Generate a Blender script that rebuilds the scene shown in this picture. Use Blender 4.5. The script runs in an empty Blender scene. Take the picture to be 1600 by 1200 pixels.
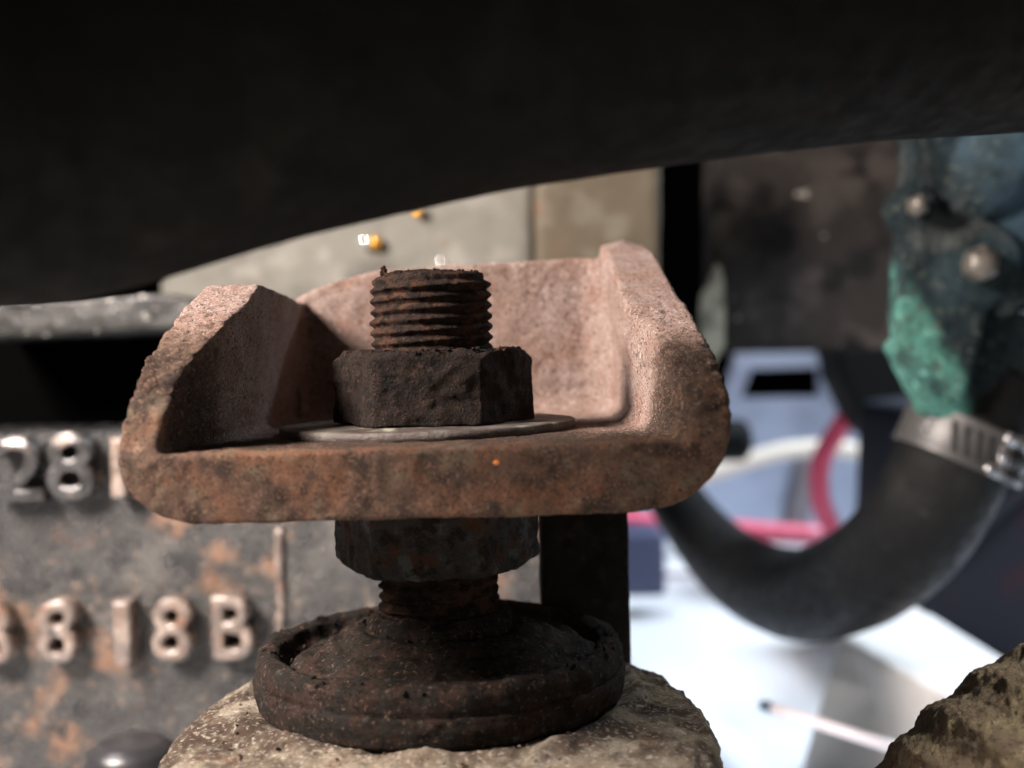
import bpy, bmesh, math, random
import numpy as np
from mathutils import Vector, Matrix
random.seed(7); np.random.seed(7)
S = 0.001                      # everything below is written in millimetres
ZUP = 180.0                    # camera height above the ground sheet's datum
sc = bpy.context.scene
COL = sc.collection

# ------------------------------------------------------------------ camera
F = 1800.0; ROLL = math.radians(1.5); PITCH = math.radians(1.6)
cam = bpy.data.cameras.new('camera'); co = bpy.data.objects.new('camera', cam); COL.objects.link(co)
cam.sensor_width = 36; cam.lens = 36*F/1600
cam.clip_start = 0.005; cam.clip_end = 20
cam.dof.use_dof = True; cam.dof.focus_distance = 0.108; cam.dof.aperture_fstop = 21; cam.dof.aperture_blades = 0
co.matrix_world = (Matrix.Translation((0, 0, ZUP*S)) @ Matrix.Rotation(math.radians(90)-PITCH, 4, 'X') @ Matrix.Rotation(-ROLL, 4, 'Z'))
sc.camera = co
sc.view_settings.view_transform = 'Standard'; sc.view_settings.look = 'None'
sc.view_settings.exposure = 0; sc.view_settings.gamma = 1

# ------------------------------------------------------------------ light
w = bpy.data.worlds.new('World'); sc.world = w; w.use_nodes = True
bg = w.node_tree.nodes['Background']; bg.inputs[0].default_value = (1.0, 0.90, 0.85, 1); bg.inputs[1].default_value = 0.11

def lamp(name, loc, target, size, watt, color, kind='AREA', spot=60):
    l = bpy.data.lights.new(name, kind); o = bpy.data.objects.new(name, l); COL.objects.link(o)
    l.energy = watt; l.color = color
    if kind == 'AREA': l.shape = 'DISK'; l.size = size*S
    else: l.shadow_soft_size = size*S*0.5
    if kind == 'SPOT': l.spot_size = math.radians(spot); l.spot_blend = 0.4
    p = Vector(loc); t = Vector(target)
    o.location = Vector((p.x, p.y, p.z+ZUP))*S
    o.rotation_euler = (t-p).to_track_quat('-Z', 'Y').to_euler()
    return o
lamp('key_lamp', (-150, 58, 98), (-8, 122, -5), 64, 1.9, (1.0, 0.87, 0.80))
lamp('block_lamp', (-170, 110, 150), (-70, 210, -20), 26, 0.28, (1.0, 0.97, 0.95))
lamp('fill_lamp', (60, -45, -14), (4, 105, -30), 60, 0.036, (1.0, 0.88, 0.76))
lamp('added_side_light', (120, 40, 60), (60, 106, -46), 20, 1.6, (1.0, 0.95, 0.85), 'SPOT', 34)  # added spot out of view, brightens the ribbed sleeve
lamp('bay_lamp', (260, 420, 260), (110, 360, -90), 90, 12.0, (0.80, 0.89, 1.0), 'SPOT', 75)
lamp('added_bay_light', (36, 232, 84), (125, 290, -90), 18, 0.5, (0.72, 0.83, 1.0), 'SPOT', 60)  # added spot out of view, brightens the rod and carton

# ------------------------------------------------------------------ helpers
_c, _s = math.cos(ROLL), math.sin(ROLL)
def ray(px, py):
    u = (px-800)/F; v = (600-py)/F
    x = _c*u+_s*v; z = -_s*u+_c*v
    return Vector((x, math.cos(PITCH)+z*math.sin(PITCH), -math.sin(PITCH)+z*math.cos(PITCH)))
def at(px, py, Y):             # the point at distance Y in front of the camera
    r = ray(px, py); return r*(Y/r.y)
def on_z(px, py, z):           # the point on a level surface
    r = ray(px, py); return r*(z/r.z)

def _hash(ix, iy, iz, seed):
    h = (ix*374761393 + iy*668265263 + iz*2147483647 + seed*1274126177) & 0xffffffff
    h = ((h ^ (h >> 13))*1274126177) & 0xffffffff
    h = ((h ^ (h >> 16))*2246822519) & 0xffffffff
    return ((h ^ (h >> 15)) & 0xffffff)/float(0xffffff)
def noise(P, scale, seed=0):
    p = P*scale + 1000.0; i = np.floor(p).astype(np.int64); f = p-i; f = f*f*(3-2*f)
    r = 0
    for dx in (0, 1):
        for dy in (0, 1):
            for dz in (0, 1):
                wgt = (f[:, 0] if dx else 1-f[:, 0])*(f[:, 1] if dy else 1-f[:, 1])*(f[:, 2] if dz else 1-f[:, 2])
                r = r + wgt*_hash(i[:, 0]+dx, i[:, 1]+dy, i[:, 2]+dz, seed)
    return r-0.5
def fbm(P, scale, octs=4, seed=0, gain=0.5):
    r = 0; a = 1
    for k in range(octs): r = r + a*noise(P, scale*2.03**k, seed+k*17); a *= gain
    return r

def empty(name, loc, label=None, cat=None, group=None):
    o = bpy.data.objects.new(name, None); COL.objects.link(o)
    o.empty_display_size = 0.005; o.location = Vector((loc[0], loc[1], loc[2]+ZUP))*S
    tag(o, label, cat, group); o['mm'] = list(loc)
    return o
def tag(o, label=None, cat=None, group=None, kind=None):
    if label: o['label'] = label
    if cat: o['category'] = cat
    if group: o['group'] = group
    if kind: o['kind'] = kind
    return o
BASES = {}
def mesh_obj(name, V, Fc, mat, parent=None, base=None, smooth=True, sharp=None):
    """V in mm (camera based axes). One mesh object; origin at the thing's base."""
    V = np.asarray(V, float)
    if parent is not None: b = BASES[parent.name]
    else: b = np.array(base if base is not None else [V[:, 0].mean(), V[:, 1].mean(), V[:, 2].min()])
    me = bpy.data.meshes.new(name)
    me.from_pydata(((V-b - (BASES_REL(parent)))*S).tolist(), [], [list(f) for f in Fc]); me.validate()
    me.polygons.foreach_set('use_smooth', [smooth]*len(me.polygons))
    me.materials.append(mat)
    o = bpy.data.objects.new(name, me); COL.objects.link(o)
    if parent is not None: o.parent = parent; BASES[o.name] = b
    else:
        o.location = Vector((b[0], b[1], b[2]+ZUP))*S; BASES[o.name] = b
    if sharp: me.set_sharp_from_angle(angle=math.radians(sharp))
    return o
def BASES_REL(parent): return np.zeros(3)
def thing(name, base, label, cat, group=None):
    o = bpy.data.objects.new(name, None); COL.objects.link(o); o.empty_display_size = 0.003
    o.location = Vector((base[0], base[1], base[2]+ZUP))*S
    tag(o, label, cat, group); BASES[o.name] = np.array(base, float)
    return o

def join(*ms):
    V = []; Fc = []; n = 0
    for v, f in ms:
        v = np.asarray(v, float); V.append(v); Fc += [[i+n for i in q] for q in f]; n += len(v)
    return np.vstack(V), Fc
def box(x0, x1, y0, y1, z0, z1):
    v = [(x, y, z) for x in (x0, x1) for y in (y0, y1) for z in (z0, z1)]
    return np.array(v, float), [(0, 1, 3, 2), (4, 6, 7, 5), (0, 4, 5, 1), (2, 3, 7, 6), (0, 2, 6, 4), (1, 5, 7, 3)]
def prism(pts_front, thick, dirn=(0, 1, 0)):
    """closed solid from a 3-D polygon, pushed back by thick"""
    n = len(pts_front); d = np.array(dirn, float)*thick
    a = np.array([list(p) for p in pts_front], float); v = np.vstack([a, a+d])
    f = [list(range(n)), list(range(2*n-1, n-1, -1))]
    f += [[i, i+n, (i+1) % n+n, (i+1) % n] for i in range(n)]
    return v, f
def catmull(P, n=12):
    P = [np.array(p, float) for p in P]; P = [2*P[0]-P[1]]+P+[2*P[-1]-P[-2]]; out = []
    for i in range(1, len(P)-2):
        for k in range(n):
            t = k/n; a, b, c, d = P[i-1], P[i], P[i+1], P[i+2]
            out.append(.5*((2*b)+(c-a)*t+(2*a-5*b+4*c-d)*t*t+(-a+3*b-3*c+d)*t**3))
    out.append(P[-2]); return np.array(out)
def frames(C):
    T = np.gradient(C, axis=0); T /= np.linalg.norm(T, axis=1)[:, None]
    u = np.cross(T[0], [0, 0, 1.0]);
    if np.linalg.norm(u) < .1: u = np.cross(T[0], [0, 1.0, 0])
    U = []
    for t in T:
        u = u-t*np.dot(u, t); u /= np.linalg.norm(u); U.append(u)
    U = np.array(U); return T, U, np.cross(T, U)
def tube(C, R, n=32, caps=True):
    C = np.asarray(C, float); m = len(C); R = np.broadcast_to(R, (m,))
    T, U, W = frames(C); a = np.linspace(0, 2*math.pi, n, endpoint=False)
    V = (C[:, None]+R[:, None, None]*(U[:, None]*np.cos(a)[None, :, None]+W[:, None]*np.sin(a)[None, :, None])).reshape(-1, 3)
    Fc = [[i*n+j, i*n+(j+1) % n, (i+1)*n+(j+1) % n, (i+1)*n+j] for i in range(m-1) for j in range(n)]
    if caps: Fc += [list(range(n))[::-1], [(m-1)*n+j for j in range(n)]]
    return V, Fc
def lathe(cx, cy, rows, n=128, rfun=None):
    """rows: list of (r, z); first and last are capped. rfun(theta, r, z) may bend the radius"""
    a = np.linspace(0, 2*math.pi, n, endpoint=False); V = []
    for r, z in rows:
        rr = rfun(a, r, z) if rfun else np.full(n, r)
        V.append(np.stack([cx+rr*np.cos(a), cy+rr*np.sin(a), np.full(n, z)], 1))
    m = len(rows); V = np.vstack(V)
    Fc = [[i*n+j, i*n+(j+1) % n, (i+1)*n+(j+1) % n, (i+1)*n+j] for i in range(m-1) for j in range(n)]
    V = np.vstack([V, [[cx, cy, rows[0][1]], [cx, cy, rows[-1][1]]]]); b = m*n
    Fc += [[b, (j+1) % n, j] for j in range(n)]+[[b+1, (m-1)*n+j, (m-1)*n+(j+1) % n] for j in range(n)]
    return V, Fc
def densify(rows, d):
    out = [rows[0]]
    for (r0, z0), (r1, z1) in zip(rows, rows[1:]):
        k = max(1, int(math.hypot(r1-r0, z1-z0)/d))
        out += [(r0+(r1-r0)*t/k, z0+(z1-z0)*t/k) for t in range(1, k+1)]
    return out
def remesh(V, Fc, voxel, smooth=4):
    me = bpy.data.meshes.new('t'); me.from_pydata(np.asarray(V).tolist(), [], [list(f) for f in Fc]); me.validate()
    bm = bmesh.new(); bm.from_mesh(me); bmesh.ops.recalc_face_normals(bm, faces=bm.faces); bm.to_mesh(me); bm.free()
    o = bpy.data.objects.new('t', me); COL.objects.link(o)
    m = o.modifiers.new('r', 'REMESH'); m.mode = 'VOXEL'; m.voxel_size = voxel; m.adaptivity = 0
    if smooth: s = o.modifiers.new('s', 'SMOOTH'); s.factor = .5; s.iterations = smooth
    e = o.evaluated_get(bpy.context.evaluated_depsgraph_get()); r = e.to_mesh()
    v = np.empty(len(r.vertices)*3); r.vertices.foreach_get('co', v); f = [list(p.vertices) for p in r.polygons]
    e.to_mesh_clear(); bpy.data.objects.remove(o); bpy.data.meshes.remove(me)
    return v.reshape(-1, 3), f
def displace(V, Fc, fn):
    me = bpy.data.meshes.new('t'); me.from_pydata(V.tolist(), [], [list(f) for f in Fc])
    n = np.empty(len(V)*3); me.vertex_normals.foreach_get('vector', n); bpy.data.meshes.remove(me)
    n = n.reshape(-1, 3); d = fn(V, n)
    return V+n*d[:, None]
def crust(amp=.12, scale=1.2, spikes=.25, seed=0):
    def fn(V, n):
        d = amp*(fbm(V, scale*.35, 3, seed)*1.3+fbm(V, scale, 3, seed+5))
        s = noise(V, scale*2.6, seed+9); d += spikes*np.clip(s-.33, 0, 1)*3
        return d
    return fn

# ------------------------------------------------------------------ materials
def mat(name, base, layers=(), rough=.8, rough_var=0., metal=0., bumps=((.8, .15),), spec=.5, coat=0., grad=None, stretch=(1, 1, 1)):
    """layers: (colour, noise scale per mm, low, high[, detail]) mixed over the base; bumps: (scale, height mm)"""
    m = bpy.data.materials.new(name); m.use_nodes = True; nt = m.node_tree; N = nt.nodes; L = nt.links
    b = N['Principled BSDF']; tc = N.new('ShaderNodeTexCoord'); mp = N.new('ShaderNodeMapping')
    mp.inputs['Scale'].default_value = [1000*k for k in stretch]; L.new(tc.outputs['Object'], mp.inputs[0])
    def nz(scale, detail=6, seed=0, rgh=.6):
        t = N.new('ShaderNodeTexNoise'); t.inputs['Scale'].default_value = scale; t.inputs['Detail'].default_value = detail
        t.inputs['Roughness'].default_value = rgh
        mm = N.new('ShaderNodeMapping'); mm.inputs['Location'].default_value = (seed*7.3, seed*3.1, seed*5.7)
        L.new(mp.outputs[0], mm.inputs[0]); L.new(mm.outputs[0], t.inputs['Vector']); return t.outputs['Fac']
    def mix(f, a, c):
        x = N.new('ShaderNodeMix'); x.data_type = 'RGBA'; L.new(f, x.inputs[0])
        if isinstance(a, tuple): x.inputs[6].default_value = (*a, 1)
        else: L.new(a, x.inputs[6])
        x.inputs[7].default_value = (*c, 1); return x.outputs[2]
    def rng(f, lo, hi, a=0., c=1.):
        r = N.new('ShaderNodeMapRange'); r.interpolation_type = 'SMOOTHSTEP'; L.new(f, r.inputs[0])
        r.inputs[1].default_value = lo; r.inputs[2].default_value = hi; r.inputs[3].default_value = a; r.inputs[4].default_value = c; return r.outputs[0]
    cur = base
    for k, ly in enumerate(layers):
        c, s, lo, hi = ly[:4]; f = rng(nz(s, 5, k+1), lo, hi)
        if len(ly) > 4 and ly[4]:     # positional mask: (axis vector, lo, hi) in mm of the object's own space
            (ax, g0, g1) = ly[4]; d = N.new('ShaderNodeVectorMath'); d.operation = 'DOT_PRODUCT'
            mm = N.new('ShaderNodeMapping'); mm.inputs['Scale'].default_value = (1000, 1000, 1000)
            L.new(tc.outputs['Object'], mm.inputs[0]); L.new(mm.outputs[0], d.inputs[0]); d.inputs[1].default_value = ax
            g = rng(d.outputs['Value'], g0, g1); q = N.new('ShaderNodeMath'); q.operation = 'MULTIPLY'
            L.new(f, q.inputs[0]); L.new(g, q.inputs[1]); f = q.outputs[0]
        cur = mix(f, cur, c)
    if isinstance(cur, tuple): b.inputs['Base Color'].default_value = (*cur, 1)
    else: L.new(cur, b.inputs['Base Color'])
    b.inputs['Metallic'].default_value = metal
    b.inputs['Specular IOR Level'].default_value = spec
    if coat: b.inputs['Coat Weight'].default_value = coat; b.inputs['Coat Roughness'].default_value = .15
    if rough_var:
        L.new(rng(nz(.5, 6, 20), .35, .65, rough-rough_var, min(1, rough+rough_var)), b.inputs['Roughness'])
    else: b.inputs['Roughness'].default_value = rough
    prev = None
    for k, (s, h) in enumerate(bumps):
        bp = N.new('ShaderNodeBump'); bp.inputs['Distance'].default_value = h*S; bp.inputs['Strength'].default_value = 1
        L.new(nz(s, 8, 30+k, .65), bp.inputs['Height'])
        if prev: L.new(prev, bp.inputs['Normal'])
        prev = bp.outputs[0]
    if prev: L.new(prev, b.inputs['Normal'])
    return m

# positions on the bracket are measured from its own origin at its bottom
M_bracket = mat('bracket_rust', (.36, .25, .21), [
    ((.47, .355, .315), .30, .36, .68), ((.34, .20, .155), .20, .46, .72),
    ((.25, .155, .105), .28, .15, .45, ((0, -1, .0), 5, 15)), ((.045, .030, .022), .32, .22, .48, ((0, -1, -.6), 0, 7)),
    ((.165, .100, .070), .28, .0, .18, ((0, -1, .0), 19.0, 21.3)),
    ((.24, .110, .060), .20, .42, .62, ((0, -1, -.2), 13, 20)), ((.20, .17, .11), .24, .52, .68, ((0, -1, -.2), 13, 20)),
    ((.055, .034, .025), .36, .48, .64, ((0, -1, .0), 3, 13)), ((.34, .22, .15), 1.1, .58, .74, ((0, -1, .0), 3, 13)),
    ((.12, .070, .05), 1.6, .54, .72), ((.74, .64, .60), 3.6, .56, .68, ((0, 1, .0), -16, -4)), ((.06, .038, .03), 3.8, .53, .64), ((.34, .20, .13), 5.0, .55, .66)],  # pale specks towards the back are glints painted into the colour
    rough=.85, rough_var=.1, bumps=((1.2, .6), (4, .8), (9, .5)), spec=.22)
M_stud = mat('stud_rust', (.036, .022, .016), [((.085, .040, .024), .45, .45, .62), ((.014, .010, .008), .8, .46, .6), ((.15, .085, .06), 4.0, .60, .72), ((.01, .008, .006), 5.0, .55, .68)],
    rough=.9, bumps=((1.5, .5), (5, .7)), spec=.12)
M_nut = mat('nut_rust', (.026, .017, .013), [((.011, .008, .006), .5, .45, .62), ((.060, .035, .026), 1.4, .54, .7), ((.12, .08, .06), 5.0, .60, .72), ((.008, .006, .005), 4.5, .54, .68)],
    rough=.88, rough_var=.08, bumps=((1.2, .6), (4, .9)), spec=.14)
M_lnut = mat('lower_nut_rust', (.040, .036, .032), [((.085, .090, .085), .30, .50, .64), ((.07, .03, .014), .4, .50, .64), ((.018, .013, .009), .6, .46, .62), ((.10, .07, .05), 5.0, .60, .72)],
    rough=.85, rough_var=.1, bumps=((1.2, .5), (4, .7)), spec=.15)
M_washer = mat('washer_zinc', (.13, .12, .10), [((.06, .045, .038), .16, .36, .54), ((.30, .30, .23), .3, .58, .68)],
    rough=.5, rough_var=.12, metal=.3, bumps=((1.5, .2), (5, .15)), spec=.5)
M_rubber_cup = mat('gritty_rubber', (.030, .026, .022), [((.055, .034, .026), .35, .46, .60), ((.085, .085, .08), .8, .6, .72), ((.02, .015, .012), .6, .52, .64), ((.16, .11, .08), 2.0, .56, .70), ((.01, .009, .008), 3.0, .54, .68), ((.12, .085, .065), 5.0, .60, .74)],
    rough=.9, bumps=((1.2, .7), (4, .9), (9, .5)), spec=.12)
M_cast = mat('crusted_casting', (.38, .32, .235), [((.47, .42, .33), .45, .48, .62), ((.21, .11, .065), .35, .54, .66), ((.085, .058, .042), .25, .30, .58, ((0, 1, .25), -12, -2)),  # the gated layer turns darker brown towards the back
    ((.56, .51, .42), 2.0, .50, .72), ((.07, .05, .04), 1.6, .59, .72), ((.15, .10, .07), 4.5, .55, .70)],
    rough=.9, bumps=((1.0, .7), (3.5, .9), (8, .5)), spec=.2)
M_cast2 = mat('ridged_casting', (.21, .155, .10), [((.32, .25, .15), .4, .46, .64), ((.14, .085, .065), .6, .52, .70), ((.07, .05, .038), 2.4, .54, .68), ((.42, .34, .2), 2.2, .60, .72)],
    rough=.9, bumps=((1.2, .8), (4, .9), (8, .5)), spec=.3)
M_post = mat('grimy_steel', (.016, .0135, .011), [((.009, .008, .007), .3, .45, .6), ((.026, .018, .013), .5, .55, .68)], rough=.85, bumps=((1.5, .3), (4, .3)), spec=.15)
M_hose = mat('black_hose_rubber', (.004, .0036, .0031), [((.010, .0088, .007), .03, .50, .70), ((.003, .003, .003), .3, .5, .62), ((.02, .018, .015), 1.2, .68, .76)], rough=.75, rough_var=.1, bumps=((.5, .3), (2, .15)), spec=.05)
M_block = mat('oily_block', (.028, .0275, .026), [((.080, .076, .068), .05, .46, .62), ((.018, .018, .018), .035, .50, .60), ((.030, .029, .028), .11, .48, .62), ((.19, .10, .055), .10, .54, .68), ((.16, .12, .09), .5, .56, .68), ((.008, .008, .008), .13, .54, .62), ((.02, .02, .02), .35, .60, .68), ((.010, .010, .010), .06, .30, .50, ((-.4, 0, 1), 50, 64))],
    rough=.30, rough_var=.2, bumps=((.25, 1.0), (.9, .6)), spec=.7)
M_digit = mat('oily_cast_digit', (.14, .11, .092), [((.27, .215, .18), .3, .48, .6), ((.16, .09, .06), .35, .52, .64), ((.05, .045, .04), .25, .60, .70)], rough=.22, rough_var=.1, bumps=((.5, .2),), spec=.9)
M_digit_dark = mat('black_oily_cast_digit', (.035, .034, .033), [((.26, .20, .17), .22, .56, .63), ((.02, .02, .02), .35, .5, .62)], rough=.2, rough_var=.06, bumps=((.5, .2),), spec=1)
M_ledge = mat('wet_grey_flange', (.020, .020, .018), [((.010, .010, .009), .12, .48, .6), ((.3, .29, .26), .5, .6, .68)], rough=.35, rough_var=.15, bumps=((.4, .3),), spec=.35)
M_cream = mat('dull_alloy_cover', (.165, .16, .135), [((.09, .085, .07), .05, .42, .62), ((.24, .23, .20), .1, .5, .68), ((.17, .12, .08), .25, .66, .72)], rough=.65, bumps=((.4, .15),), spec=.4)
M_tan = mat('olive_stained_cover', (.08, .062, .037), [((.12, .105, .075), .08, .48, .6), ((.14, .06, .03), .07, .56, .66)], rough=.7, bumps=((.3, .3),))
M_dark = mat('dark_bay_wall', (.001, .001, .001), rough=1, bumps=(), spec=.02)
M_box = mat('dirty_black_box', (.022, .019, .017), [((.05, .042, .037), .05, .45, .62), ((.25, .23, .2), .16, .67, .72), ((.009, .008, .008), .06, .5, .6)], rough=.85, bumps=((.3, .4),), spec=.12)
M_peel = mat('peeling_cream_paint', (.33, .32, .24), [((.15, .14, .11), .2, .5, .62)], rough=.8, bumps=((.5, .3),))
M_verd = mat('verdigris_alloy', (.006, .012, .014), [((.016, .032, .038), .05, .44, .62), ((.03, .035, .035), .08, .52, .62),
    ((.062, .185, .150), .14, .34, .56, ((-1, 0, -.55), -.4, 2.6)), ((.14, .32, .27), .5, .56, .70, ((-1, 0, -.55), -1, 3)), ((.05, .06, .05), .8, .56, .66), ((.035, .065, .09), .06, .36, .55, ((1, 0, .55), 14, 22))],  # last layer paints a cool blue light reflection on the upper right
    rough=.7, rough_var=.1, bumps=((.4, .4), (1.5, .3)), spec=.18)
M_bolt = mat('worn_brass_bolt', (.11, .10, .085), [((.05, .045, .04), .25, .46, .62)], rough=.48, metal=.4, bumps=((1, .1),))
M_steel = mat('clamp_steel', (.55, .54, .54), [((.07, .07, .07), .14, .40, .56)], rough=.25, rough_var=.1, metal=.8, bumps=((1, .05),))
M_clampd = mat('grimy_clamp_band', (.07, .068, .066), [((.14, .13, .13), .25, .58, .7)], rough=.45, metal=.4, bumps=((1, .06),))
M_slot = mat('black_slot', (.012, .012, .012), rough=.9, bumps=())
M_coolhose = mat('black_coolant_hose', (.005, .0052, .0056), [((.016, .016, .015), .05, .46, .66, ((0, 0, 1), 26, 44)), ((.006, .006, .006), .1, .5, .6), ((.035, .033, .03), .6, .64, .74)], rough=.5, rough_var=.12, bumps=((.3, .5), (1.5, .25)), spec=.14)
M_blue = mat('pale_blue_painted_metal', (.42, .49, .64), [((.30, .34, .46), .012, .45, .62), ((.55, .6, .7), .03, .55, .7)], rough=.5, bumps=((.05, .5),))
M_pink = mat('pink_rubber', (.80, .10, .19), [((.88, .28, .38), .03, .5, .65)], rough=.45, bumps=())
M_cable = mat('cream_sleeve', (.72, .66, .56), [((.35, .28, .26), .02, .54, .64)], rough=.6, bumps=())
M_floor = mat('white_floor', (.80, .82, .84), [((.70, .74, .80), .004, .45, .6)], rough=.7, bumps=((.02, 1),))
M_crate = mat('grey_card', (.62, .61, .59), [((.54, .53, .52), .01, .45, .6)], rough=.8, bumps=((.1, .2),))
M_rod = mat('lilac_rod', (.85, .82, .88), rough=.5, bumps=())
M_rodtip = mat('blue_grey_tip', (.12, .2, .26), rough=.5, bumps=())
M_navy = mat('dark_navy_cover', (.008, .010, .018), [((.022, .008, .014), .02, .5, .6)], rough=.6, bumps=((.1, .3),), spec=.25)
M_red = mat('red_plastic', (.45, .02, .05), rough=.4, bumps=())
M_gold = mat('amber_bead', (.85, .42, .05), rough=.15, metal=.6, bumps=())
M_chrome = mat('bright_bead', (.9, .9, .85), rough=.12, metal=.8, bumps=())
M_orange = mat('fresh_orange_rust', (.62, .19, .03), rough=.8, bumps=())

CX, CY = -7.8, 114.0

# ------------------------------------------------------------------ the setting
FZ = -100
o = mesh_obj('floor', *box(-1500, 1500, -1500, 1500, FZ-10, FZ), M_floor, smooth=False); tag(o, kind='structure')
o = mesh_obj('back_wall', *box(-700, 900, 760, 780, FZ, 700), M_dark, smooth=False); tag(o, kind='structure')

# ------------------------------------------------------------------ bracket
def make_bracket():
    T = 5.7; h = T/2; SGN = -1
    path = []                                     # centre line (x, z) across the channel
    rl, rr = 3.6, 4.8; zb = -7.55-h; xl, xr = -32.2+h, 17.8-h
    for z in np.linspace(7.4, zb+rl, 16): path.append((xl, z))
    for a in np.linspace(0, math.pi/2, 10)[1:-1]: path.append((xl+rl-rl*math.cos(a), zb+rl-rl*math.sin(a)))
    for x in np.linspace(xl+rl, xr-rr, 30): path.append((x, zb))
    for a in np.linspace(0, math.pi/2, 11)[1:-1]: path.append((xr-rr+rr*math.sin(a), zb+rr-rr*math.cos(a)))
    for z in np.linspace(zb+rr, 13.6, 20): path.append((xr, z))
    P = np.array(path); Tn = np.gradient(P, axis=0); Tn /= np.linalg.norm(Tn, axis=1)[:, None]
    Nn = np.stack([Tn[:, 1], -Tn[:, 0]], 1)       # towards the outside of the channel: left, down, right
    Nn = -Nn
    yb = 144.0; V = []; nv = 14; m = len(P)
    for col in (0, 1, 2):                             # inner face, a line within the cut, outer face
        for i, (p, n) in enumerate(zip(P, Nn)):
            left = p[0] < CX
            bend = np.clip((xl+rl+.6-p[0])/2.2, 0, 1) if left else np.clip((p[0]-xr+rr+.6)/2.2, 0, 1)
            tt = -1 if col == 0 else (1 if col == 2 else -1+bend*2*np.interp(p[1], [-7, -2, 4, 10, 13.6], [.42, .40, .12, .06, .5]))
            x, z = p+n*h*tt*SGN
            if left: yf = np.interp(z, [-7.5, -4, 0, 4.9, 8], [92.5, 94.5, 98.2, 108.5, 116.5])
            else: yf = np.interp(z, [-7.5, -5, -.5, 5.5, 11.3, 14], [92.4, 94, 99.5, 119, 136, 145])
            if z < -7.5: yf = 92.4
            if col == 0: yf = yf+bend*max(0, np.interp(p[1], [-9, 1, 6], [113, 112, 108])-yf)
            for k in range(nv):
                y = yf+(yb-yf)*k/(nv-1)
                zz = z; xx = x
                if left: zz = min(z, 7.6-(y-114)*.045); xx = x+(.12*(z+8) if z > -8 and x < -20 else 0)
                if not left and p[1] > 12 and col != 1: zz = z-(p[1]-12)*.5
                if not left and z > -4: xx = x-.045*(z+4)    # the right cheek leans in a little
                V.append((xx, y, zz))
    V = np.array(V); idx = lambda s, i, k: (s*m+i)*nv+k; Fc = []
    for i in range(m-1):
        for k in range(nv-1):
            Fc.append([idx(0, i, k), idx(0, i+1, k), idx(0, i+1, k+1), idx(0, i, k+1)])
            Fc.append([idx(2, i, k), idx(2, i, k+1), idx(2, i+1, k+1), idx(2, i+1, k)])
        for c in (0, 1):
            Fc.append([idx(c, i, 0), idx(c+1, i, 0), idx(c+1, i+1, 0), idx(c, i+1, 0)])
            Fc.append([idx(c, i, nv-1), idx(c, i+1, nv-1), idx(c+1, i+1, nv-1), idx(c+1, i, nv-1)])
    for i in (0, m-1):
        for c in (0, 1):
            for k in range(nv-1): Fc.append([idx(c, i, k), idx(c, i, k+1), idx(c+1, i, k+1), idx(c+1, i, k)])
    parts = [(V, Fc), box(-29.3, -20, 92.4, 126, -11.4, -7.6), box(8, 14.4, 92.4, 126, -11.4, -7.6)]
    # back wall, its top dropping to a rounded shoulder on the left
    top = [(-31, 4), (-27.5, 6), (-25, 7.6), (-21, 9.2), (-16, 10.3), (-8, 10.7), (0, 10.9), (8, 11.1), (13, 11.3), (16.5, 11.3)]
    poly = [(x, 140, z) for x, z in top]+[(16.5, 140, -12), (-31, 140, -12)]
    parts.append(prism(poly, 4.6))
    # inner fillets: right rear corner (catches the light), rear foot
    pts = []
    for cxn, sgn, R in ((11.6, -1, 4.2), (-25.4, 1, 2.0)):
        arc = [(cxn+sgn*R*(1-math.sin(a)), 140.2-R*(1-math.cos(a))) for a in np.linspace(0, math.pi/2, 7)]
        pl = [(x, y, 10.8 if sgn < 0 else 6) for x, y in arc]+[(cxn-sgn*2, 142, 10.8 if sgn < 0 else 6)]
        parts.append(prism(pl, 21 if sgn < 0 else 16, (0, 0, -1)))
    R = 3.0
    arc = [(140.2-R*(1-math.sin(a)), -7.6+R*(1-math.cos(a))) for a in np.linspace(0, math.pi/2, 7)]
    pl = [(-27, y, z) for y, z in arc]+[(-27, 142, -9)]
    parts.append(prism(pl, 41, (1, 0, 0)))
    V, Fc = remesh(*join(*parts), .30, 7)
    def fn(P, n):
        rough = np.clip((126-P[:, 1])/18, 0, 1)*np.clip((np.abs(P[:, 0]-CX)-15)/5, 0, 1)*np.clip((P[:, 1]-92.9)/2, .15, 1)
        d = .08*fbm(P, .25, 3, 3)*2+.09*fbm(P, 1.1, 3, 5)+(.05+.14*rough)*fbm(P, .9, 3, 8)
        s = noise(P, 2.0, 12); d += (.1+.35*rough)*np.clip(s-.30, 0, 1)
        d -= .8*np.clip(noise(P, .45, 31)-.30, 0, 1); d += (.06+.30*rough)*fbm(P, 1.7, 2, 41); d += .12*np.clip(noise(P, 1.1, 51)-.25, 0, 1)*2
        return d
    V = displace(V, Fc, fn)
    o = mesh_obj('mount_bracket', V, Fc, M_bracket, base=(CX, CY, -13.4))
    tag(o, 'rusty pinkish-brown U-shaped steel bracket clamped between two hex nuts', 'bracket')
    # two flecks of fresh orange rust
    for px, py, Y, r in ((776, 722, 92.45, .36), (1030, 473, 121.2, .42)):
        p = at(px, py, Y); vv, ff = lathe(0, 0, [(.05, -1), (.7, -.7), (1, 0), (.6, .8), (.05, 1)], 10)
        vv = vv*np.array([r*1.2, r*.5, r*.75])+np.array(p)
        q = mesh_obj('orange_rust_fleck', vv, ff, M_orange, parent=o)
    return o
make_bracket()

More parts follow.
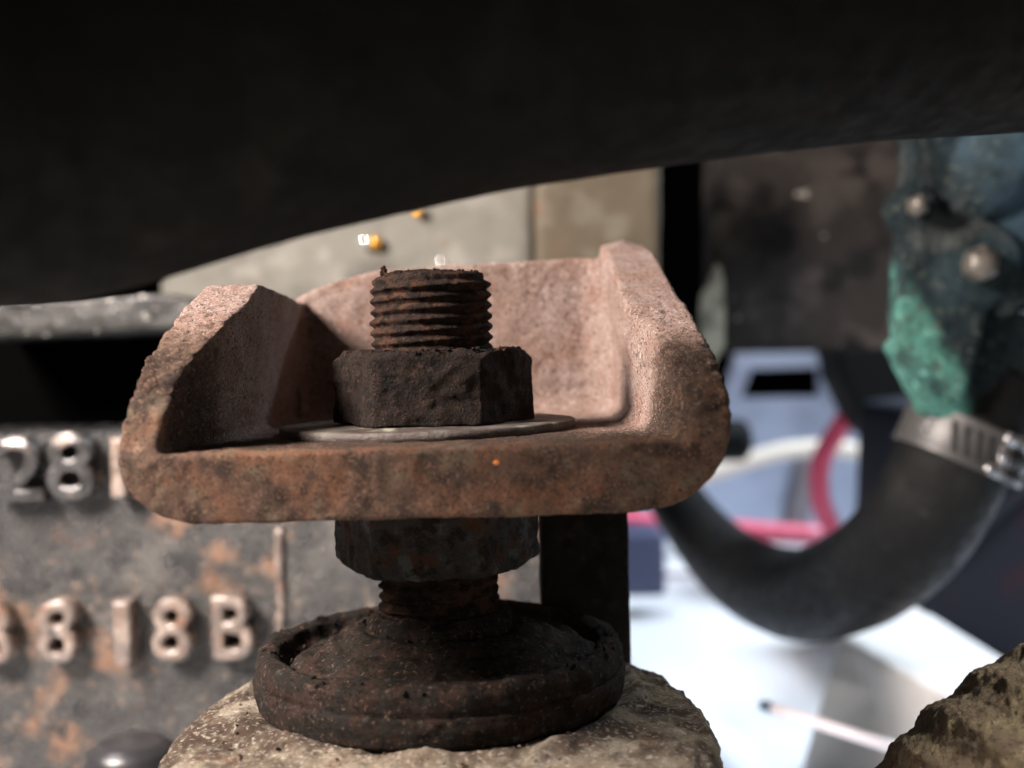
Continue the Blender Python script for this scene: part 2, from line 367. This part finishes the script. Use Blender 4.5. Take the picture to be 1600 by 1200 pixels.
# ------------------------------------------------------------------ stud, nuts, washer
def make_stud():
    z0, z1, R, pitch, dep = -30.0, 8.0, 6.0, 1.035, .46
    rows = [(R, z) for z in np.arange(z0, z1-1.0, .115)]
    def rf(a, r, z):
        ph = (z/pitch-a/(2*math.pi)) % 1.0
        tri = np.abs(ph-.5)*2
        t = np.clip((tri-.22)/.78, 0, 1)**.8
        return r-dep*t
    rows += [(R-.1, z1-.95), (R-.25, z1-.75), (R-.55, z1-.45), (R-.8, z1-.15), (R-1.2, z1), (R-2.5, z1+.08), (1.5, z1+.1)]
    V, Fc = lathe(CX, CY, rows, 220, rf)
    def fn(P, n):
        d = .14*fbm(P, 1.5, 3, 2)+.16*fbm(P, .35, 2, 9)+.35*np.clip(noise(P, 3.0, 4)-.33, 0, 1)
        d += .5*np.clip(noise(P, 1.3, 14)-.30, 0, 1)
        return d
    V = displace(V, Fc, fn)
    o = mesh_obj('threaded_stud', V, Fc, M_stud, base=(CX, CY, z0))
    tag(o, 'dark rusty threaded stud rising through the bracket and both nuts', 'threaded stud')
make_stud()
def make_nut(name, z0, z1, AF, m, label, seed, rot=0, ch=(1, 1)):
    rc = AF/2
    def rf(a, r, z):
        t = (a+rot) % (math.pi/3)-math.pi/6
        hexr = rc/np.cos(t)
        lim = rc*1.155
        lt = rc*.99+(z1-z)*1.5 if ch[0] else lim; lb = rc*.99+(z-z0)*1.5 if ch[1] else lim
        k = 11.0; x = np.stack([hexr, np.full_like(hexr, min(lt, lim+9)), np.full_like(hexr, min(lb, lim+9))])
        s = -np.log(np.exp(-k*(x-rc)/1.2).sum(0))/k*1.2+rc
        return s*(r/rc)
    rows = [(5.3, z0), (rc*.75, z0), (rc*.97, z0)]+[(rc, z) for z in np.linspace(z0+.02, z1-.02, 44)]+[(rc*.97, z1), (rc*.85, z1+.02), (rc*.7, z1+.02), (5.3, z1)]
    V, Fc = lathe(CX, CY, rows, 240, rf)
    V = displace(V, Fc, crust(.30, .9, .30, seed))
    o = mesh_obj(name, V, Fc, m, base=(CX, CY, z0)); tag(o, label, 'nut'); return o
make_nut('hex_nut', -6.6, .35, 17.3, M_nut, 'dark crusted hex nut on top of the washer, above the bracket', 21, ch=(1, 0))
make_nut('hex_nut', -20.9, -13.3, 17.5, M_lnut, 'grimy hex nut with grey patch, tight under the bracket', 41, ch=(0, 1))
rows = densify([(6.2, -7.75), (14.2, -7.75), (14.5, -7.6), (14.5, -6.82), (14.3, -6.7), (6.2, -6.7)], .5)
V, Fc = lathe(CX-.6, CY, rows, 160); V = displace(V, Fc, lambda P, n: .10*fbm(P, .3, 3, 2)+.05*fbm(P, 1.6, 2, 5)+.18*np.clip(noise(P, 1.2, 8)-.3, 0, 1))
V[:, 2] += (V[:, 0]-CX)*.006
o = mesh_obj('flat_washer', V, Fc, M_washer, base=(CX, CY, -7.7)); tag(o, 'thin grey-green flat washer lying on the bracket under the nut', 'washer')

# ------------------------------------------------------------------ mount below
t = thing('rubber_mount', (CX, CY, -33.6), 'round stepped black rubber mount caked with dirt around the stud', 'engine mount')
rows = densify([(8, -34), (17.2, -34), (18.0, -33.3), (18.3, -31.8), (18.25, -30.9), (17.9, -30.6), (18.1, -30.2), (18.0, -29.0), (17.6, -28.4), (16.7, -28.2), (15.9, -28.6), (15.3, -29.5), (14.6, -30.1), (13.8, -30.2), (8, -30.4)], .3)
V, Fc = lathe(CX, CY, rows, 260)
V = displace(V, Fc, lambda P, n: crust(.22, .9, .3, 61)(P, n)*np.clip((P[:, 2]+33.2)/2, .35, 1.2)-1.2*np.clip(noise(P, .22, 77)-.22, 0, 1)*(P[:, 2] > -30))
mesh_obj('cup', V, Fc, M_rubber_cup, parent=t)
rows = densify([(15.3, -31), (15.2, -29.5), (14.2, -28.9), (12.9, -28.9), (12.3, -28.3), (11.2, -27.8), (10.3, -27.9), (9.6, -27.2), (8.4, -26.7), (7.6, -26.9), (7.2, -25.8), (6.4, -25.2), (5.6, -25.2)], .25)
V, Fc = lathe(CX, CY, rows, 220, lambda a, q, z: q*(1-.13*np.exp(-((a-2.75)/.55)**2)-.05*np.exp(-((a-.7)/.4)**2))); V = displace(V, Fc, lambda P, n: crust(.40, .8, .6, 71)(P, n)+.6*fbm(P, .25, 2, 19))
mesh_obj('centre_boss', V, Fc, M_rubber_cup, parent=t)

def make_housing():
    n = 160; a = np.linspace(0, 2*math.pi, n, endpoint=False); cx, cy = -7.2, 107.5
    rows = [(.2, -33.7), (21, -33.9), (23.4, -34.2), (24.6, -35.0), (25.2, -36.2), (25.4, -38), (25.6, -62), (.2, -62)]
    def rf(a, r, z):
        e = 2.5; k = (np.abs(np.cos(a))**e+np.abs(np.sin(a))**e)**(-1/e); return r*k
    V, Fc = lathe(cx, cy, rows, n, rf); V, Fc = remesh(V, Fc, .34, 2)
    def fn(P, n):
        d = .55*fbm(P, .22, 3, 3)+.40*fbm(P, .8, 3, 13)+.22*fbm(P, 2.0, 2, 33)+.7*np.clip(noise(P, 1.6, 23)-.28, 0, 1)
        # dirt banked up against the rubber mount
        r = np.hypot(P[:, 0]-CX, P[:, 1]-CY); top = P[:, 2] > -36
        d += top*np.clip(1-np.abs(r-19.6)/2.2, 0, 1)*(.5+2.2*np.clip(noise(P, .25, 5)+.1, 0, 1))
        return d
    V = displace(V, Fc, fn)
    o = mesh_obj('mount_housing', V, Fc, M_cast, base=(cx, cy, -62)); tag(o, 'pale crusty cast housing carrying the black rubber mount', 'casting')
make_housing()
V, Fc = remesh(*box(2.6, 12.6, 128, 134, -42, -12.9), .5, 4); V = displace(V, Fc, crust(.08, .8, .1, 3))
o = mesh_obj('locating_post', V, Fc, M_post); tag(o, 'flat dark steel post between bracket and housing, behind the stud', 'post')

# bottom right casting
C = catmull([at(1430, 1560, 100), at(1512, 1440, 102), at(1672, 1268, 104), at(1860, 1180, 107), at(2100, 1120, 110)], 22)
L_ = np.concatenate([[0], np.cumsum(np.linalg.norm(np.diff(C, axis=0), axis=1))])
R = 14.0+.33*np.sin(L_*2*math.pi/3.6)
V, Fc = tube(C, R, 96); V, Fc = remesh(V, Fc, .36, 2)
V = displace(V, Fc, lambda P, n: .35*fbm(P, .3, 2, 8)+.30*fbm(P, 1.1, 3, 18)+.25*fbm(P, 2.2, 2, 38)+.9*np.clip(noise(P, 1.7, 28)-.30, 0, 1))
o = mesh_obj('ribbed_sleeve', V, Fc, M_cast2); tag(o, 'rough tan-brown ribbed sleeve cut off at the lower right corner', 'sleeve')

# ------------------------------------------------------------------ big hose overhead
pts = [at(-650, -330, 62), at(-250, 40, 66), at(0, 128, 72), at(400, 42, 76), at(820, -28, 81), at(1280, -62, 89), at(1600, -62, 96), at(2100, -60, 110)]
C = catmull(pts, 14); V, Fc = tube(C, 14.0, 72)
V = displace(V, Fc, lambda P, n: .25*fbm(P, .09, 3, 4)+.08*fbm(P, .6, 3, 6))
t = thing('thick_hose', tuple(C[len(C)//2]-np.array([0, 0, 14])), 'thick black rubber hose crossing close overhead, out of focus', 'hose')
mesh_obj('hose_wall', V, Fc, M_hose, parent=t)
# ------------------------------------------------------------------ engine block at the left
YB = 188.0
t = thing('engine_block', (at(420, 1250, YB)), 'oily grey engine block with two rows of raised cast characters', 'engine block')
p0 = at(-700, 676, YB); p1 = at(980, 1330, YB)
V, Fc = remesh(*box(p0.x, p1.x, YB, YB+24, p1.z, at(100, 674, YB).z), .9, 3)
V = displace(V, Fc, lambda P, n: .9*fbm(P, .05, 3, 2)+.35*fbm(P, .25, 3, 7)+.5*np.clip(noise(P, .5, 9)-.3, 0, 1))
mesh_obj('block_face', V, Fc, M_block, parent=t)
# vertical casting seam with a chip
C = catmull([at(437, 826, YB-.3), at(436, 870, YB-.2), at(440, 925, YB-.1), at(437, 990, YB-.1)], 5)
V, Fc = tube(C, .75, 8); V = displace(V, Fc, crust(.3, .8, .3, 5)); mesh_obj('casting_seam', V, Fc, M_digit, parent=t)
def glyph(ch, px, py, hpx, wpx, m):
    cu = bpy.data.curves.new('t', 'FONT'); cu.body = ch; cu.size = 1; cu.extrude = .14; cu.bevel_depth = .045; cu.bevel_resolution = 3; cu.offset = -.022; cu.resolution_u = 4
    o = bpy.data.objects.new('t', cu); COL.objects.link(o)
    me = o.evaluated_get(bpy.context.evaluated_depsgraph_get()).to_mesh()
    v = np.array([list(q.co) for q in me.vertices]); f = [list(q.vertices) for q in me.polygons]
    o.evaluated_get(bpy.context.evaluated_depsgraph_get()).to_mesh_clear(); bpy.data.objects.remove(o)
    v[:, :2] -= (v[:, :2].min(0)+v[:, :2].max(0))/2; ext = v[:, :2].max(0)-v[:, :2].min(0)
    sx = wpx*YB/F/ext[0]; sz = hpx*YB/F/ext[1]; c = at(px, py, YB-1.6)
    P = np.stack([c.x+v[:, 0]*sx, c.y-v[:, 2]*13, c.z+v[:, 1]*sz], 1)
    P[:, 1] += (P[:, 2]-c.z)*.0
    P += .42*np.stack([noise(P, .35, 3), noise(P, .35, 4), noise(P, .35, 5)], 1)*2
    q = mesh_obj('cast_character', P, f, m, parent=t, sharp=40); q['label'] = "raised cast character '%s'" % ch
for ch, px, py, h_, w_, m in (('2', 38, 731, 100, 72, M_digit_dark), ('8', 116, 727, 104, 74, M_digit_dark), ('1', 192, 728, 92, 22, M_digit),
        ('8', -6, 985, 104, 62, M_digit), ('8', 97, 982, 100, 60, M_digit), ('1', 197, 985, 98, 26, M_digit), ('8', 273, 980, 100, 62, M_digit), ('B', 368, 976, 100, 66, M_digit)):
    glyph(ch, px, py, h_, w_, m)
# recess and flange above
Y2 = 205
a = at(-120, 690, YB+30); b = at(560, 500, YB+30)
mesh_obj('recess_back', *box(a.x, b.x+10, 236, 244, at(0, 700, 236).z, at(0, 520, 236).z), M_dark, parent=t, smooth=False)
a = at(-90, 530, Y2); b = at(345, 455, Y2)
pts = [at(-90, 470, Y2), at(120, 464, Y2), at(268, 458, Y2), at(330, 480, Y2), at(330, 516, Y2), at(-90, 532, Y2)]
V, Fc = remesh(*prism(pts, 34), .7, 3); V = displace(V, Fc, lambda P, n: .25*fbm(P, .12, 3, 2)+.15*fbm(P, .6, 3, 7))
mesh_obj('flange_edge', V, Fc, M_ledge, parent=t)
# round black bolt, lower left
p = at(208, 1215, 168); R = 6.6
V, Fc = lathe(p.x, p.y, densify([(R, p.z-14), (R, p.z+2.4), (R*.93, p.z+4.2), (R*.7, p.z+5.4), (R*.3, p.z+5.9), (.2, p.z+6)], .5), 48)
V = displace(V, Fc, crust(.1, .5, .05, 3))
M_blackbolt = mat('oily_black_bolt', (.025, .025, .028), rough=.28, bumps=((.8, .1),), spec=.7)
o = mesh_obj('dome_bolt', V, Fc, M_blackbolt); tag(o, 'oily black domed bolt head in front of the block at the lower left', 'bolt')

# ------------------------------------------------------------------ covers behind
t = thing('alloy_cover', tuple(at(560, 560, 262)), 'dull pale grey alloy cover plate behind the bracket, under the hose', 'cover')
pts = [at(250, 150, 262), at(833, 150, 262), at(833, 600, 262), at(250, 600, 262)]
V, Fc = remesh(*prism(pts, 14), 1.2, 3); V = displace(V, Fc, lambda P, n: .5*fbm(P, .04, 3, 2)+.15*fbm(P, .3, 3, 7)); mesh_obj('plate', V, Fc, M_cream, parent=t)
def bead(name, px, py, Y, r, m, label, cat, sq=(1, 1, 1)):
    p = np.array(at(px, py, Y)); vv, ff = lathe(0, 0, [(.02, -1)]+[(math.cos(a), math.sin(a)) for a in np.linspace(-1.4, 1.4, 9)]+[(.02, 1)], 18)
    o = mesh_obj(name, vv*np.array(sq)*r+p, ff, m); tag(o, label, cat); return o
bead('screw_or_glint', 572, 377, 259.5, 1.7, M_chrome, 'white highlight of the amber screw head, made as a bead on the pale cover', 'screw')  # the amber screw's white highlight, modelled as a separate bead
bead('screw_or_glint', 586, 379, 259.8, 1.6, M_gold, 'small amber screw head on the pale cover plate', 'screw')
bead('screw_or_glint', 652, 331, 259.5, 1.3, M_gold, 'amber screw head just under the edge of the big hose', 'screw')
bead('screw_or_glint', 690, 410, 256, 1.1, M_chrome, 'tiny bright speck just above the bracket back wall', 'screw')  # bead for a bright speck above the back wall
pts = [at(836, 200, 250), at(1034, 200, 250), at(1030, 600, 250), at(836, 600, 250)]
V, Fc = remesh(*prism(pts, 22), 1.2, 3); V = displace(V, Fc, lambda P, n: .7*fbm(P, .05, 3, 2)+.2*fbm(P, .3, 3, 7))
o = mesh_obj('stained_cover', V, Fc, M_tan); tag(o, 'olive-brown stained cover beside the pale plate, behind the bracket ear', 'cover')

t = thing('dark_box', tuple(at(1255, 550, 300)), 'dirty black speckled box hanging behind the bracket', 'box')
pts = [at(1113, 190, 300), at(1420, 190, 300), at(1420, 545, 300), at(1128, 552, 300), at(1113, 440, 300)]
V, Fc = remesh(*prism(pts, 16), 1.6, 2); V = displace(V, Fc, lambda P, n: .8*fbm(P, .05, 4, 2)+.8*np.clip(noise(P, .25, 9)-.3, 0, 1)); mesh_obj('box_body', V, Fc, M_box, parent=t)
pts = [at(1122, 405, 298), at(1134, 440, 298), at(1136, 540, 298), at(1112, 575, 298), at(1096, 540, 298), at(1096, 460, 298), at(1112, 440, 298)]
V, Fc = remesh(*prism(pts, 5), .8, 2); V = displace(V, Fc, crust(.5, .3, .3, 4)); mesh_obj('peeling_edge', V, Fc, M_peel, parent=t)

# ------------------------------------------------------------------ corroded thermostat housing
YT = 188
B0 = np.array(at(1500, 560, YT))
def make_thermo():
    flange = prism([at(1424, 150, YT), at(1640, 150, YT), at(1640, 470, YT), at(1545, 478, YT), at(1532, 545, YT), at(1506, 634, YT), at(1496, 628, YT), at(1440, 562, YT), at(1408, 545, YT), at(1404, 470, YT), at(1412, 380, YT), at(1420, 330, YT)], 6)
    def cyl(px, py, r, Y0, Y1):
        c = at(px, py, Y0); s = (Y1-Y0); return tube([(c.x, Y0, c.z), (c.x, Y0+s*.5, c.z), (c.x, Y1, c.z)], [r*.9, r, r], 36)
    parts = [flange, cyl(1538, 412, 7.2, YT-3, YT+5), cyl(1436, 322, 3.6, YT-3, YT+5), cyl(1470, 366, 4.5, YT-2, YT+5)]
    parts.append(tube([at(1690, 60, YT+2), at(1590, 215, YT+1), at(1500, 330, YT+3), at(1468, 385, YT+6)], [11, 9, 5, 3], 32))
    parts.append(tube([at(1420, 520, YT+6), at(1448, 565, YT+7), at(1500, 650, YT+12)], [5, 5.5, 6], 32))
    parts.append(tube([at(1540, 480, YT+12), at(1525, 560, YT+13), at(1505, 700, YT+14)], [8, 8.2, 8.2], 32))
    parts.append(tube([at(1620, 430, YT-2), at(1580, 474, YT-1), at(1560, 492, YT)], [1.2, 1.4, .8], 12))
    V, Fc = remesh(*join(*parts), .6, 3)
    V = displace(V, Fc, lambda P, n: .5*fbm(P, .12, 3, 2)+.25*fbm(P, .5, 3, 7))
    o = mesh_obj('water_outlet', V, Fc, M_verd, base=tuple(B0)); tag(o, 'dark alloy water outlet crusted with green-blue corrosion, above the coolant hose', 'pipe fitting')
make_thermo()
def hexbolt(px, py, Y, r, label):
    c = at(px, py, Y); a0 = .3
    V, Fc = lathe(0, 0, densify([(r*.6, -3.5), (r, -3.5), (r, .8), (r*.86, 2.2), (r*.5, 2.8), (.1, 3)], .5), 48, lambda a, q, z: q*(1-.10*np.abs(np.cos(3*a+a0))))
    V = np.stack([c.x+V[:, 0]*.93+V[:, 2]*-.18, c.y-V[:, 2]+V[:, 0]*-.15, c.z+V[:, 1]], 1)
    V = displace(V, Fc, crust(.12, .6, .1, 5)); o = mesh_obj('hex_bolt', V, Fc, M_bolt); tag(o, label, 'bolt')
hexbolt(1533, 412, YT-5.2, 3.0, 'larger worn bolt head in the round boss, nearer the right edge')
hexbolt(1434, 322, YT-4.6, 1.8, 'smaller dull bolt head at the upper left of the corroded outlet')

# ------------------------------------------------------------------ coolant hose and clamp
hp = [(1548, 585, 203, 10.0), (1502, 690, 202, 10.0), (1462, 775, 204, 10.0), (1412, 848, 212, 10.1), (1335, 905, 232, 10.2), (1248, 929, 262, 10.6), (1160, 896, 300, 10.2), (1092, 830, 340, 9.2), (1050, 770, 380, 9.0), (1010, 690, 420, 9.0)]
P4 = catmull([tuple(at(a, b, c))+(r,) for a, b, c, r in hp], 10); C, R = P4[:, :3], P4[:, 3].copy()
V, Fc = tube(C, R, 48); V = displace(V, Fc, lambda P, n: .3*fbm(P, .07, 3, 3)+.06*fbm(P, .6, 3, 6))
o = mesh_obj('coolant_hose', V, Fc, M_coolhose, base=tuple(C[45]-np.array([0, 0, 10]))); tag(o, 'black J-shaped rubber coolant hose curving down from the corroded outlet', 'hose')
i = 10; T_, U_, W_ = frames(C); Tc, Cc = T_[i], C[i]
n1 = np.cross(Tc, [0, 1.0, 0]); n1 /= np.linalg.norm(n1); n2 = np.cross(Tc, n1)
if n2[1] > 0: n2 = -n2                                        # n2 faces the camera
if n1[0] < 0: n1 = -n1
RB = 10.55
def ringpt(ang, r, s): return Cc+Tc*s+r*(n1*math.sin(ang)+n2*math.cos(ang))
t = thing('hose_clamp', tuple(Cc-np.array([0, 0, 10])), 'steel worm-drive clamp round the top of the coolant hose', 'hose clamp')
n = 96; V = []; prof = [(RB-.5, -3.6), (RB+.15, -3.9), (RB+.5, -3.6), (RB+.25, -3.0), (RB+.2, 3.0), (RB+.5, 3.6), (RB+.15, 3.9), (RB-.5, 3.6)]; m = len(prof)
for k in range(n):
    for r, s in prof: V.append(ringpt(2*math.pi*k/n, r, s))
Fc = [[k*m+j, k*m+(j+1) % m, ((k+1) % n)*m+(j+1) % m, ((k+1) % n)*m+j] for k in range(n) for j in range(m)]
mesh_obj('band', V, Fc, M_clampd, parent=t)
def on_ring(a0, a1, s0, s1, r0, r1, skew, name, mt, k=5):
    V = []
    for j in range(k+1):
        a = a0+(a1-a0)*j/k
        for s, r in ((s0, r0), (s1, r0), (s1, r1), (s0, r1)): V.append(ringpt(a+skew*(s-s0)/abs(s1-s0), r, s))
    Fc = [[j*4+q, j*4+(q+1) % 4, j*4+4+(q+1) % 4, j*4+4+q] for j in range(k) for q in range(4)]+[[0, 1, 2, 3], [k*4+3, k*4+2, k*4+1, k*4]]
    return mesh_obj(name, V, Fc, mt, parent=t)
for j in range(9):
    a = -.62+j*.2; on_ring(a, a+.10, -2.3, 2.5, RB+.1, RB+.36, .16, 'slot', M_slot, 2)
on_ring(.22, 1.05, -3.9, -2.0, RB+.2, RB+1.5, 0, 'worm_housing', M_steel, 8)
on_ring(.14, .95, 2.0, 3.9, RB+.2, RB+1.5, 0, 'worm_housing', M_steel, 8)
for j in range(9):
    a = .20+j*.1; on_ring(a, a+.05, -2.0, 2.0, RB+.3, RB+1.1, .1, 'worm_thread', M_steel, 1)
for j, s in enumerate((-1.9, -.5, .9)):                         # the embossed figure on the band
    c = ringpt(-.92, RB+.35, s); vv, ff = tube([c+(n1*math.cos(q)+Tc*math.sin(q))*.52 for q in np.linspace(0, 2*math.pi, 14)], .2, 6, False)
    mesh_obj('stamped_mark', vv, ff, M_steel, parent=t)

# ------------------------------------------------------------------ beyond, lower right
YP = 590
t = thing('blue_panel', tuple(on_z(1240, 850, FZ)), 'pale blue sheet metal panel with a rectangular opening, beyond the bracket', 'panel')
def pp(*q): return [at(x, y, YP) for x, y in q]
o = mesh_obj('panel_sheet', *join(prism(pp((1000, 622), (1160, 622), (1282, 620), (1345, 668), (1420, 760), (1440, 900), (1000, 900)), 8),
     prism(pp((1282, 560), (1312, 560), (1345, 666), (1283, 619)), 8), prism(pp((1150, 560), (1176, 572), (1158, 621), (1128, 621)), 8)), M_blue, parent=t, smooth=False)
mesh_obj('top_rail', *prism([at(1150, 552, YP-3), at(1330, 548, YP-3), at(1330, 572, YP-3), at(1150, 577, YP-3)], 12), M_blue, parent=t, smooth=False)
C = catmull([at(1262, 720, YP-4), at(1250, 780, YP-5), at(1240, 850, YP-4)], 6)
mesh_obj('brace', *tube(C, 6, 10), mat('grey_brace', (.22, .2, .22), rough=.6, bumps=()), parent=t)
C = catmull([at(1350, 610, 470), at(1312, 668, 468), at(1283, 720, 466), at(1282, 780, 466), at(1305, 835, 468), at(1340, 880, 470)], 8)
V, Fc = tube(C, 4.1, 20); o = mesh_obj('curved_hose', V, Fc, M_pink); tag(o, 'bright pink curved rubber hose standing in front of the blue panel', 'hose')
C = catmull([at(930, 800, 500), at(1000, 815, 500), at(1130, 826, 498), at(1230, 834, 496), at(1330, 838, 494)], 8)
V, Fc = tube(C, 4.3, 20); o = mesh_obj('straight_hose', V, Fc, M_pink); tag(o, 'pink rubber hose running level behind the black coolant hose', 'hose')
C = catmull([at(1090, 745, 540), at(1180, 716, 540), at(1240, 702, 540), at(1310, 700, 540), at(1375, 714, 540)], 8)
V, Fc = tube(C, 4.0, 16); o = mesh_obj('cream_cable', V, Fc, M_cable); tag(o, 'cream sleeved cable running across the blue panel', 'cable')
p0 = at(1060, 690, 430); p1 = at(1176, 687, 430)
C = np.linspace(np.array(p0), np.array(p1), 24); s = np.linspace(0, 1, 24); V, Fc = tube(C, 8.0*np.clip(1-np.clip((s-.78)/.22, 0, 1)**3, .05, 1)**.6, 28)
M_knob = mat('black_plastic', (.008, .009, .009), rough=.85, spec=.2, bumps=())
o = mesh_obj('plastic_plug', V, Fc, M_knob); tag(o, 'blunt black plastic plug poking out behind the bracket corner', 'plug')
p = at(1003, 880, 470); V, Fc = remesh(*box(p.x-14, p.x+9, 462, 490, FZ, p.z+14), 1.6, 4)
o = mesh_obj('navy_block', V, Fc, mat('navy_plastic', (.07, .08, .15), rough=.5, bumps=())); tag(o, 'dark blue upright block on the floor behind the post', 'block')
pts = [at(1300, 520, 440), at(1560, 520, 440), at(1560, 710, 440), at(1400, 705, 440), at(1352, 672, 440), at(1312, 590, 440)]
V, Fc = remesh(*prism(pts, 30), 2, 3)
o = mesh_obj('black_bulkhead', V, Fc, M_knob); tag(o, 'black angular bulkhead behind the neck of the coolant hose', 'bulkhead')
pts = [at(1440, 640, 330), at(1750, 600, 330), at(1750, 1130, 330), at(1570, 1040, 330), at(1440, 968, 330), at(1425, 900, 330)]
V, Fc = remesh(*prism(pts, 60), 2.2, 5)
t = thing('navy_cover', tuple(at(1570, 1040, 330)), 'big dark navy cover at the right behind the coolant hose', 'cover')
mesh_obj('cover_shell', V, Fc, M_navy, parent=t)
C = catmull([at(1490, 870, 328), at(1550, 810, 327), at(1640, 730, 327)], 6); mesh_obj('moulded_rib', *tube(C, 1.6, 10), M_navy, parent=t)
pts = [at(1418, 915, 345), at(1452, 905, 345), at(1456, 948, 345), at(1424, 955, 345)]
V, Fc = remesh(*prism(pts, 10), .8, 3); o = mesh_obj('red_clip', V, Fc, M_red); tag(o, 'small red clip between the coolant hose and the navy cover', 'clip')
# pale crate standing on the floor
zt = -68; A, B_, C_, D_ = (on_z(*q, zt) for q in ((1312, 992), (1402, 925), (1600, 1040), (1500, 1105)))
b1 = on_z(1250, 1203, FZ); off = b1-A; off.z = FZ-zt
V = np.array([list(q) for q in (A, B_, C_, D_)]+[list(Vector(q)+off*(1 if k in (0, 1) else 1)) for k, q in enumerate((A, B_, C_, D_))])
V[6:8, 0] += 12
V, Fc = V, [[0, 1, 2, 3], [7, 6, 5, 4], [0, 3, 7, 4], [3, 2, 6, 7], [2, 1, 5, 6], [1, 0, 4, 5]]
o = mesh_obj('grey_carton', *remesh(V, Fc, 1.4, 6), M_crate); tag(o, 'plain grey carton with white sunlit top on the floor at lower right', 'carton')
q0 = np.array(at(1204, 1106, 212)); q1 = np.array(at(1640, 1245, 192))
t = thing('slim_rod', tuple(q1), 'thin pale lilac rod slanting across the front of the carton', 'rod')
d = (q1-q0)/np.linalg.norm(q1-q0)
mesh_obj('shaft', *tube([q0, q0+d*20, q1], 1.1, 16), M_rod, parent=t)
mesh_obj('tip', *tube([q0-d*2, q0-d*.02], [.85, 1.2], 16), M_rodtip, parent=t)

# ------------------------------------------------------------------ crumbs of rust and dirt
def crumbs(name, spots, r0, r1, m, label):
    V = []; Fc = []; n = 0
    for p in spots:
        r = random.uniform(r0, r1); b = bmesh.new(); bmesh.ops.create_icosphere(b, subdivisions=1, radius=r)
        vs = np.array([list(v.co) for v in b.verts])*np.array([random.uniform(.6, 1.3) for _ in range(3)]); vs += np.random.uniform(-.25, .25, vs.shape)*r
        V.append(vs+np.array(p)); Fc += [[v.index+n for v in f.verts] for f in b.faces]; n += len(vs); b.free()
    o = mesh_obj(name, np.vstack(V), Fc, m, smooth=False); tag(o, label, 'debris', kind='stuff')
sp = []
for _ in range(260):
    a = random.uniform(0, 6.28); r = random.choice([random.uniform(7, 15), random.uniform(15.5, 18)]); z = np.interp(r, [6.5, 8, 10, 12, 14, 15.5, 16.5, 18], [-25.3, -26.7, -28, -29.2, -29.8, -29, -28.1, -28.6])
    sp.append((CX+r*math.cos(a), CY+r*math.sin(a), z))
crumbs('dirt_crumbs', sp, .08, .32, M_rubber_cup, 'dark gritty crumbs caught on the rubber mount')
sp = []
for _ in range(500):
    x = random.uniform(-30, 15); y = random.uniform(93, 132); r = math.hypot(x-CX, y-CY)
    if 18.6 < r < 25 and math.hypot(x+7.4, y-107.5) < 20.5: sp.append((x, y, -33.5+random.uniform(0, .3)))
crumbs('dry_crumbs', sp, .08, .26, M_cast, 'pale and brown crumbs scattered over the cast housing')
sp = [(CX-4.3+random.uniform(-.25, .25), CY-2.6+random.uniform(-.2, .2), 7.6+k*.05) for k in range(18)]
for _ in range(60):
    a = random.uniform(3.3, 6.1); sp.append((CX+4.8*math.cos(a), CY+4.8*math.sin(a), 7.85+random.uniform(-.1, .1)))
for _ in range(120):
    a = random.uniform(2.9, 6.5); sp.append((CX+8.6*math.cos(a), CY+8.6*math.sin(a), .25+random.uniform(-.2, .15)))
crumbs('rust_crumbs', sp, .06, .24, M_stud, 'loose dark rust crumbs on the stud end and upper nut')
